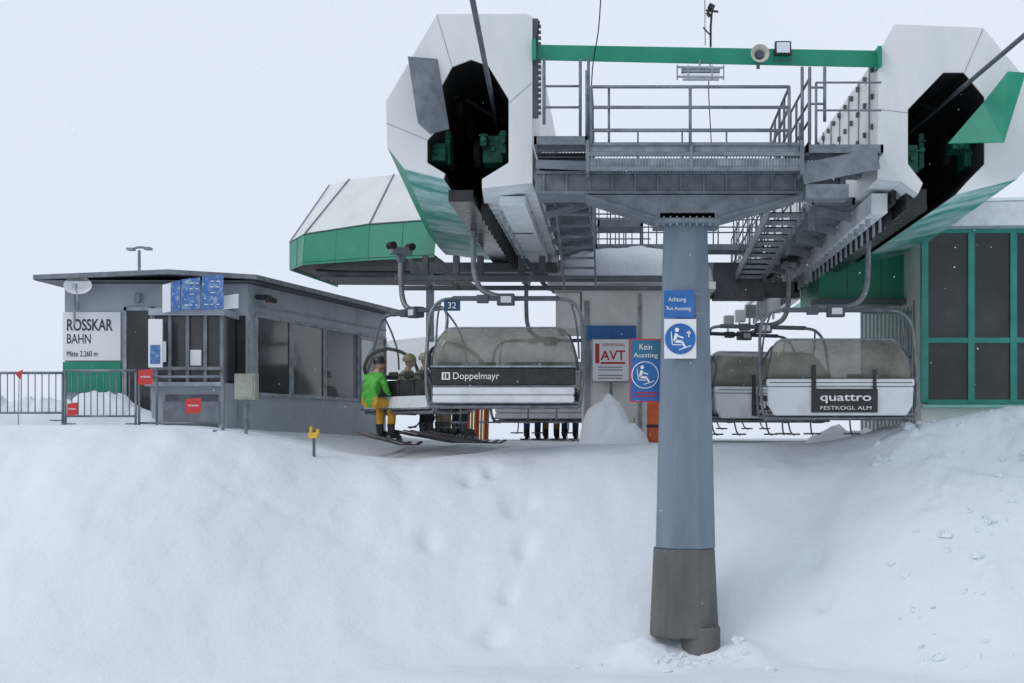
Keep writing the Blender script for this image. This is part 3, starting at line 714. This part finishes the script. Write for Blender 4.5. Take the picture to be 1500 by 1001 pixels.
# ---------------------------------------------------------------- operator cabin
oc=empty('operator_cabin'); y=29.0
b=B(); b.box(PX(852,y),PX(1040,y),y,y+3,-.4,PZ(425,y)); b.make('walls',M_wallw,oc,bevel=.02)
b=B(); b.box(PX(812,y),PX(1046,y),y-.5,y+3.3,PZ(427,y),PZ(416,y)); b.box(PX(814,y),PX(850,y),y,y+2.6,PZ(480,y),PZ(428,y)); b.make('roof_slab',M_wallw,oc,bevel=.01)
snow_blob('roof_snow',PX(925,y-.2),y+.9,PZ(419,y),1.8,1.5,.85,3,oc,ex=.5)
b=B(); b.box(PX(860,y),PX(932,y),y-.07,y-.03,PZ(497,y),PZ(477,y)); b.make('blue_awning_board',M_blue,oc)
b=B(); b.box(PX(856,y),PX(864,y),y-.03,y-.005,PZ(640,y),PZ(440,y)); b.box(PX(935,y),PX(940,y),y-.03,y-.005,PZ(640,y),PZ(430,y)); b.make('corner_trims',M_steell,oc)
av=empty('avalanche_notice_board'); y2=28.7
b=B(); b.box(PX(868,y2),PX(921,y2),y2,y2+.03,PZ(558,y2),PZ(497,y2)); b.make('board',M_sign,av,bevel=.005)
b=B(); b.box(PX(867,y2),PX(922,y2),y2+.005,y2+.035,PZ(560,y2),PZ(496,y2)); b.make('board_frame',M_steel,av)
text(av,'heading','VERMESSUNG',(PX(882,y2),y2-.004,PZ(507,y2)),.46,M_redink,.06); text(av,'title','AVT',(PX(880,y2),y2-.004,PZ(527,y2)),.5,M_redink,.2,bold=.015)
b=B(); b.box(PX(872,y2),PX(878,y2),y2-.004,y2-.001,PZ(532,y2),PZ(503,y2)); b.box(PX(880,y2),PX(916,y2),y2-.004,y2-.001,PZ(533,y2),PZ(530,y2)); b.make('red_bars',M_redink,av)
b=B()
for v in (537,541,549,553): b.box(PX(876,y2),PX(912,y2),y2-.004,y2-.001,PZ(v+1.2,y2),PZ(v,y2))
b.make('fine_print',M_steeld,av)
b=B(); b.tube([(PX(895,y2),y2+.06,-.3),(PX(895,y2),y2+.06,PZ(500,y2))],.03); b.make('post',M_steel,av)
snow_blob('snow_pile',PX(886,27),27,-.35,.5,.6,.95,9,ex=1.0,rg=.22)
snow_blob('snow_pile',PX(905,26.8),26.8,-.35,.6,.5,.55,12,ex=1.2,rg=.18)
snow_blob('snow_pile',PX(1235,26.2),26.2,-.45,.9,.6,.5,5,ex=1.2,rg=.14)
op=empty('crash_mat'); y=27.5
b=B(); b.box(PX(948,y),PX(975,y),y,y+.18,-.25,PZ(588,y)); b.make('orange_pad',M_orange,op,bevel=.04)
b=B(); b.box(PX(947,y),PX(976,y),y-.01,y+.19,.05,.11); b.make('strap',M_blackg,op,bevel=.01)
wp=empty('shovel_stand'); b=B(); b.box(PX(926,y),PX(938,y),y,y+.1,-.25,.1); b.box(PX(928,y),PX(930,y),y-.02,y,-.25,.25); b.make('crate',M_beige,wp,bevel=.01)
sn=empty('safety_net'); y=35
b=B()
for i in range(17):
    u=640+i*4.6; b.beam(P(u,648,y),P(u+1.5,597-(i%3),y),.062,.01)
b.make('yellow_webbing',M_yellow,sn)
b=B()
for v in (598,645): b.box(PX(638,y),PX(717,y),y-.02,y,PZ(v+1.6,y),PZ(v,y))
for i in range(0,17,3): b.beam(P(643+i*4.6,646,y-.03),P(644+i*4.6,598,y-.03),.07,.01)
b.make('red_webbing',M_red,sn)

# ---------------------------------------------------------------- departure building (right)
rb=empty('station_building'); y=27.6
xl=PX(1350,y)
b=B(); b.box(xl+.02,13,y+.12,y+7,-.5,PZ(333,y)); b.make('wall_core',M_wallw,rb)
b=B(); b.box(xl+.05,13,y+.06,y+.1,PZ(588,y),PZ(335,y)); b.make('glazing',M_glass,rb)
b=B()
for u in (1350,1418,1480,1545,1610,1675,1740): b.box(PX(u,y),PX(u+10,y),y,y+.14,PZ(590,y),PZ(333,y))
for v0,v1 in ((333,341),(494,502),(585,592)): b.box(xl+.12,13,y+.012,y+.13,PZ(v1,y),PZ(v0,y))
b.make('window_frames',mat('teal_window_frame',(.02,.27,.21),.4,c2=(.05,.35,.28),scale=3),rb,bevel=.008)
b=B(); b.box(xl-.0,13,y-.12,y+.11,PZ(597,y),PZ(592.5,y)); b.make('sill',mat('pale_green_sill',(.25,.6,.48),.5,c2=(.4,.7,.6)),rb,bevel=.01)
b=B(); b.prism([P(1345,331,y-.4),P(1385,296,y-.4),(14,y-.4,PZ(288,y)),(14,y-.4,PZ(331,y))],(0,8,0)); b.make('roof_fascia',M_whiteunder,rb,bevel=.01)
b=B(); b.prism([P(1385,295.5,y-.42),(14,y-.42,PZ(287,y)),(14,y-.42,PZ(283,y)),P(1390,291,y-.42)],(0,8,0)); b.make('roof_snow',M_snow,rb)
yy=29.4
b=B(); b.box(PX(1200,yy),PX(1366,yy),yy,yy+3,PZ(438,yy),PZ(335,yy)); b.make('green_bay',M_green,rb,bevel=.01)
b=B()
for u in (1240,1290,1330): b.box(PX(u,yy),PX(u,yy)+.02,yy-.006,yy+.01,PZ(437,yy),PZ(345,yy))
b.make('bay_joints',M_greendark,rb)
b=B(); b.box(PX(1190,yy),PX(1356,yy),yy-.25,yy+.2,PZ(447,yy),PZ(439,yy)); b.make('bay_lower_rail',M_steeld,rb)
b=B()
for i in range(15): 
    u=1262+i*5.6; b.box(PX(u,28.6),PX(u+2.4,28.6),28.6,28.64,-.3,PZ(450,28.6))
for v in (455,520,590): b.box(PX(1262,28.6),PX(1345,28.6),28.65,28.69,PZ(v+4,28.6),PZ(v,28.6))
b.box(PX(1338,28.4),PX(1346,28.4),28.3,28.45,-.3,PZ(440,28.4))
b.make('slatted_screen',mat('green_grey_slats',(.16,.26,.25),.5,c2=(.22,.3,.3)),rb)

# ---------------------------------------------------------------- ticket office (left)
to=empty('ticket_office'); y=26.
xa=PX(95,y); W0=Vector((-6.7,26,0)); ang=math.atan2(7,1.4)
W1=Vector((-5.3,33,0))
MW=Matrix.Translation(W0)@Matrix.Rotation(ang,4,'Z')
def wp_(t,d): 
    q=MW@Vector((t,d,0)); return (q.x,q.y,-.3)
b=B(); b.prism([(xa,y,-.3),(W0.x,y,-.3),wp_(3.5,0),wp_(3.5,.85),wp_(5.34,.85),wp_(5.34,0),(W1.x,W1.y,-.3),(xa,W1.y,-.3)],(0,0,2.98)); b.make('walls',M_wall,to)
b=B(MW); b.box(3.502,5.338,.002,.08,-.3,.70); b.box(3.502,5.338,.002,.08,2.09,2.68); b.make('window_spandrels',M_wall,to)
b=B(MW); b.box(3.51,5.33,.68,.7,-.2,2.66); b.box(5.31,5.335,.09,.67,-.2,2.66); b.make('pane_reflection_backing',M_glass2,to)  # pale panels added behind the clear pane to imitate its bright reflection
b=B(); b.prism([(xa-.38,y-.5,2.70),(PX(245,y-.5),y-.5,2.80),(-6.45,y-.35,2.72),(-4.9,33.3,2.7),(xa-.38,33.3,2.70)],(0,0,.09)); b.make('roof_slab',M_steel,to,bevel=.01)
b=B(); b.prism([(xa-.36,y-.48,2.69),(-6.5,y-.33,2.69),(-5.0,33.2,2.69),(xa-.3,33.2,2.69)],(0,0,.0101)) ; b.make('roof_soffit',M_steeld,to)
wins=[(.32,1.75),(1.9,3.4),(3.55,5.3),(5.5,7.0)]
b=B(MW)
for t0,t1 in wins:
    b.box(t0-.06,t1+.06,-.05,.0,.64,.70); b.box(t0-.06,t1+.06,-.05,0,2.09,2.15); b.box(t0-.06,t0,-.05,0,.7,2.09); b.box(t1,t1+.06,-.05,0,.7,2.09)
b.make('window_frames',M_steell,to,bevel=.004)
b=B(MW)
for i,(t0,t1) in enumerate(wins):
    if i!=2: b.box(t0,t1,-.02,-.004,.7,2.09)
b.make('window_glass',M_glass,to)
b=B(MW); b.box(3.55,5.3,-.02,-.012,.7,2.09); b.make('clear_pane',M_glassc,to)
b=B(MW); b.box(5.56,6.2,-.026,-.022,1.1,2.0); b.make('window_blinds',M_glass2,to)
b=B(MW); b.box(.1,7.1,-.03,.0,2.3,2.34); b.box(0,.03,-.03,0,.0,2.66)
b.make('cladding_trims',M_steell,to)
b=B(MW); b.box(.25,.5,-.25,-.03,2.42,2.5); b.tube([(.2,-.25,2.45),(.5,-.3,2.4)],.05,10); b.make('wall_camera',M_blackg,to)
b=B(MW); b.box(.5,.6,-.26,-.1,2.38,2.46); b.make('wall_camera_cap',M_red,to)
at=MW@Vector((4.45,.36,.28)); skier(at,ang-math.pi/2,(.03,.035,.05),(.02,.02,.025),(.02,.018,.015),20,'office_attendant',False)
# name board
b=B(); b.box(xa-.02,PX(178,y),y-.05,y-.01,PZ(528,y),PZ(457,y)); b.make('name_board',M_sign,to,bevel=.004)
b=B(); b.box(xa-.02,PX(178,y),y-.05,y-.01,PZ(574,y),PZ(530,y)); b.make('green_plinth_board',M_green,to,bevel=.004)
text(to,'name_top','ROSSKAR',(PX(99,y),y-.056,PZ(484,y)),.83,M_ink,.215,bold=.015)
text(to,'name_mid','BAHN',(PX(99,y),y-.056,PZ(503,y)),.43,M_ink,.17)
text(to,'name_altitude','Mitte 2.260 m',(PX(99,y),y-.056,PZ(522,y)),.56,M_ink,.10)
b=B(); b.box(PX(188,y),PX(222,y),y-.03,y-.006,PZ(600,y),PZ(455,y)); b.make('door_glass',M_glass,to)
b=B(); b.box(PX(183,y),PX(187,y),y-.06,y-.01,.0,PZ(450,y)); b.box(PX(222,y),PX(226,y),y-.06,y-.01,.0,PZ(450,y)); b.box(PX(183,y),PX(226,y),y-.06,y-.01,PZ(455,y),PZ(450,y)); b.make('door_frame',M_steell,to)
b=B(); b.box(PX(200,y),PX(209,y),y-.14,y-.07,PZ(444,y),PZ(430,y)); b.box(PX(325,y),PX(345,y),y-.12,y-.02,PZ(452,y),PZ(432,y)); b.make('junction_box',M_steel,to,bevel=.02)
b=B(); b.box(PX(328,y),PX(360,y),y-.02,y-.006,PZ(575,y),PZ(462,y)); b.make('side_window',M_glass,to)
yb=25.
x0,x1=PX(222,yb),PX(328,yb)
b=B(); b.box(x0,x1,yb,y-.08,-.1,PZ(560,yb)); b.box(x0-.03,x1+.03,yb-.08,y-.08,PZ(462,yb),PZ(452,yb)); b.make('counter_bay',M_wall,to,bevel=.01)
b=B(); b.box(x0+.04,x1-.04,yb+.06,y-.1,PZ(559,yb),PZ(463,yb)); b.make('counter_glazing',M_glass,to)
b=B()
for u in (222,246,272,298,322): b.box(PX(u,yb),PX(u+5,yb),yb,yb+.06,PZ(560,yb),PZ(462,yb))
b.box(x0,x1,yb-.03,yb+.04,PZ(542,yb),PZ(537,yb)); b.make('counter_mullions',M_steel,to,bevel=.005)
b=B(); b.box(x0-.05,x1+.02,yb-.22,yb+.02,PZ(566,yb),PZ(560,yb)); b.make('counter_shelf',M_steell,to,bevel=.008)
b=B(); b.box(x0+.25,x1-.1,yb-.03,yb-.004,.02,PZ(578,yb)); b.make('counter_kick_panel',M_steeld,to,bevel=.005)
b=B(); b.box(PX(240,yb),PX(322,yb),yb-.04,yb-.01,.15,PZ(588,yb)); b.make('roller_shutter',M_steel,to)
b=B(); b.box(PX(232,yb),PX(244,yb),yb-.03,yb-.01,PZ(530,yb),PZ(500,yb)); b.box(PX(278,yb),PX(294,yb),yb+.03,yb+.055,PZ(535,yb),PZ(512,yb)); b.make('counter_notices',M_sign,to)
# price boards
pb=empty('price_board'); yb2=24.8
def pb_(u0,u1,v0,v1,m,nm,dy=0):
    b=B(); b.prism([P(u0,v0,yb2+dy),P(u1,v0-3,yb2+dy),P(u1,v1-2,yb2+dy),P(u0,v1,yb2+dy)],(0,.03,0)); b.make(nm,m,pb)
M_blue2=mat('printed_blue_board',(.05,.15,.40),.4,c2=(.32,.42,.58),scale=11,thr=(.48,.66))
pb_(238,250,417,458,M_sign,'board_edge'); pb_(251,264,413,456,M_blue2,'board_1'); pb_(266,293,409,454,M_blue2,'board_2'); pb_(296,327,405,454,M_blue2,'board_3',-.1)
pb_(326,349,433,453,M_sign,'board_side',.1)
b=B()
for i in range(5):
    for j in range(3):
        if random.random()<.35: continue
        w=random.uniform(.03,.08)
        c=P(270+j*8,414+i*8,yb2-.012); b.box(c.x,c.x+w,c.y,c.y+.008,c.z-.012,c.z)
        c=P(299+j*9,411+i*8.5,yb2-.112); b.box(c.x,c.x+w,c.y,c.y+.008,c.z-.012,c.z)
b.make('printed_lines',M_wink,pb)
b=B(); b.tube([P(245,460,yb2+.2),P(245,440,yb2+.2)],.03); b.tube([P(320,460,yb2+.2),P(320,440,yb2+.2)],.03); b.make('supports',M_steel,pb)
ps=empty('poster_stand'); y3=24.6
b=B(); b.box(PX(217,y3),PX(238,y3),y3,y3+.04,PZ(538,y3),PZ(467,y3)); b.make('poster_frame',M_sign,ps,bevel=.01)
b=B(); b.box(PX(220,y3),PX(235,y3),y3-.004,y3-.001,PZ(533,y3),PZ(505,y3)); b.make('poster_print',M_blue2,ps)
b=B(); b.tube([(PX(228,y3),y3+.06,-.05),(PX(228,y3),y3+.06,PZ(480,y3))],.025); b.make('post',M_steel,ps)
sd=empty('satellite_dish'); c=P(115,418,25.6); b=B(); n=24
vs=[(c.x,c.y+.08,c.z)]; fs=[]
for i in range(1,5):
    r=.27*i/4
    for j in range(n):
        a=2*math.pi*j/n; vs.append((c.x+r*math.cos(a)*.95,c.y+.08-.12*(i/4)**2,c.z+r*math.sin(a)*.6))
for j in range(n): fs.append((0,1+j,1+(j+1)%n))
for i in range(3):
    for j in range(n): fs.append((1+i*n+j,1+i*n+(j+1)%n,1+(i+1)*n+(j+1)%n,1+(i+1)*n+j))
b.add(vs,fs); b.make('dish',M_sign,sd,smooth=True)
b=B(); b.tube([(c.x-.05,c.y+.1,c.z-.1),(c.x-.12,c.y+.3,c.z-.4)],.025); b.tube([(c.x-.02,c.y,c.z-.15),(c.x+.05,c.y-.3,c.z-.05)],.012); b.box(c.x+.02,c.x+.09,c.y-.36,c.y-.28,c.z-.08,c.z); b.tube([(c.x-.17,c.y+.25,c.z-.7),(c.x-.17,c.y+.25,c.z+.1)],.025); b.make('mount',M_steell,sd)
lp=empty('street_lamp'); yl=31; b=B(); b.tube([P(204,420,yl),P(204,366,yl)],.035,8); b.tube(catmull([P(190,366,yl),P(204,362,yl),P(221,364,yl)]),.03,8)
b.box(PX(187,yl),PX(197,yl),yl-.1,yl+.1,PZ(367,yl),PZ(363,yl)); b.box(PX(212,yl),PX(222,yl),yl-.1,yl+.1,PZ(366,yl),PZ(362,yl)); b.box(PX(203,yl),PX(205,yl),yl,yl+.02,2.6,3.3); b.make('mast_and_heads',M_steell,lp,bevel=.01)

# crowd barriers
def barrier(u0,u1,y0,y1,v0,v1,step,name='crowd_barrier'):
    R=empty(name); b=B()
    a=P(u0,v1,y0); c=P(u1,v1,y1); hgt=PZ(v0,y0)-PZ(v1,y0)
    top=Vector((0,0,hgt)); low=Vector((0,0,.10)); dn=Vector((0,0,-.3))
    b.tube([a+dn,a+top*.97],.022,8); b.tube([c+dn,c+top*.97],.022,8); b.tube([a+top,c+top],.023,8); b.tube([a+low,c+low],.018,8)
    n=int((c-a).length/step)
    for i in range(1,n):
        q=a.lerp(c,i/n); b.tube([q+low,q+top],.010,5)
    for q in (a.lerp(c,.06),a.lerp(c,.94)): b.beam(q+Vector((0,-.25,-.03)),q+Vector((0,.25,-.03)),.04,.02)
    b.make('frame',M_steel,R,smooth=True); return R
barrier(-60,92,24.2,24.2,546,613,.115)
barrier(96,199,24.2,24.0,543,618,.115)
barrier(204,327,24.1,23.9,552,628,.9)
def redtag(u,v,y,w=21,h=22,t='verboten'):
    R=empty('red_warning_tag'); k=y/2083; c=P(u,v,y)
    b=B(); b.prism([(c.x-w*k/2,y,c.z+h*k/2),(c.x+w*k/2,y,c.z+h*k/2+.02),(c.x+w*k/2,y,c.z-h*k/2+.02),(c.x-w*k/2,y,c.z-h*k/2)],(0,.01,0)); b.make('plate',M_red,R)
    text(R,'lettering',t,(c.x-w*k*.35,y-.006,c.z),w*k*.7,M_wink,.04)
redtag(213,553,23.95); redtag(283,595,23.85,23,22); redtag(106,600,24.0,15,18)
R=empty('route_marker'); b=B(); b.prism([P(22,546,24),P(34,541,24),P(29,556,24)],(0,.01,0)); b.make('flag',M_red,R); b=B(); b.tube([P(28,556,24.02),P(27,622,24.02)],.008); b.make('stick',M_steel,R)
R=empty('control_cabinet'); y=23.9; b=B(); b.box(PX(343,y),PX(374,y),y,y+.25,PZ(585,y),PZ(547,y)); b.make('cabinet',M_beige,R,bevel=.015)
b=B(); b.tube([(PX(358,y),y+.1,-.3),(PX(358,y),y+.1,PZ(584,y))],.03); b.tube([(PX(326,y),y,-.3),(PX(326,y),y,PZ(552,y))],.025); b.make('post',M_steel,R)
b=B(); b.box(PX(346,y),PX(371,y),y-.012,y,PZ(582,y),PZ(549,y)); b.make('door',M_beige,R,bevel=.008)
for cxu,w,h in ((60,1.3,.6),(150,.9,.72),(5,1.2,.62),(195,.6,.45)):
    snow_blob('snow_pile',PX(cxu,25.2),25.2,-.05,w,.45,h,cxu,ex=1.2,rg=.16)
R=empty('marker_post'); y=24.0; b=B(); c=P(460,640,y)
b.tube([(c.x,y,-.8),(c.x,y,c.z+.12)],.025); b.make('stake',M_steeld,R)
b=B(); b.box(c.x-.09,c.x+.06,y-.04,y+.04,c.z-.02,c.z+.08); b.tube([(c.x-.04,y-.03,c.z+.06),(c.x-.04,y-.03,c.z+.18)],.03); b.tube([(c.x+.07,y-.03,c.z+.03),(c.x+.07,y-.03,c.z+.14)],.03); b.make('yellow_sleeve',M_yellow,R,bevel=.01)

# ---------------------------------------------------------------- falling snow
b=B()
for i in range(330):
    y=random.uniform(10,24); x=random.uniform(-.5,.33)*y; z=random.uniform(-.2,.34)*y
    if z<ground(x,y)+.05: continue
    r=random.uniform(.003,.007)
    b.add([(x-r,y,z),(x+r,y,z),(x,y-r,z),(x,y+r,z),(x+r*.4,y,z-r),(x-r*.4,y,z+r)],[(0,2,4),(2,1,4),(1,3,4),(3,0,4),(2,0,5),(1,2,5),(3,1,5),(0,3,5)])
b.make('falling_snow',M_snow)

# ---------------------------------------------------------------- light, sky, camera
w=D.worlds.new('World'); SC.world=w; w.use_nodes=True; nt=w.node_tree; N=nt.nodes; L=nt.links
bg=N['Background']; bg.inputs['Strength'].default_value=.1
EL=math.radians(42); AZ=math.radians(236)
sky=N.new('ShaderNodeTexSky'); sky.sky_type='NISHITA'; sky.sun_disc=False; sky.sun_elevation=EL; sky.sun_rotation=AZ; sky.altitude=2260
mx=N.new('ShaderNodeMix'); mx.data_type='RGBA'; mx.inputs['Factor'].default_value=.93
L.new(sky.outputs['Color'],mx.inputs['A']); mx.inputs['B'].default_value=(7.0,7.6,8.5,1)
L.new(mx.outputs['Result'],bg.inputs['Color'])
sl=D.lights.new('overcast_sun','SUN'); sl.energy=.75; sl.angle=math.radians(20); sl.color=(1,.97,.93)
so=D.objects.new('overcast_sun',sl); COL.objects.link(so)
dirv=Vector((math.sin(AZ)*math.cos(EL),math.cos(AZ)*math.cos(EL),math.sin(EL)))
so.rotation_euler=dirv.to_track_quat('Z','Y').to_euler()
cam=D.cameras.new('camera'); co=D.objects.new('camera',cam); COL.objects.link(co); cam.lens=50; cam.sensor_width=36
cam.shift_x=-.1; cam.shift_y=.0867; cam.clip_end=3000; co.rotation_euler=(math.pi/2,0,0); SC.camera=co
SC.view_settings.view_transform='Standard'; SC.view_settings.look='None'; SC.view_settings.exposure=0
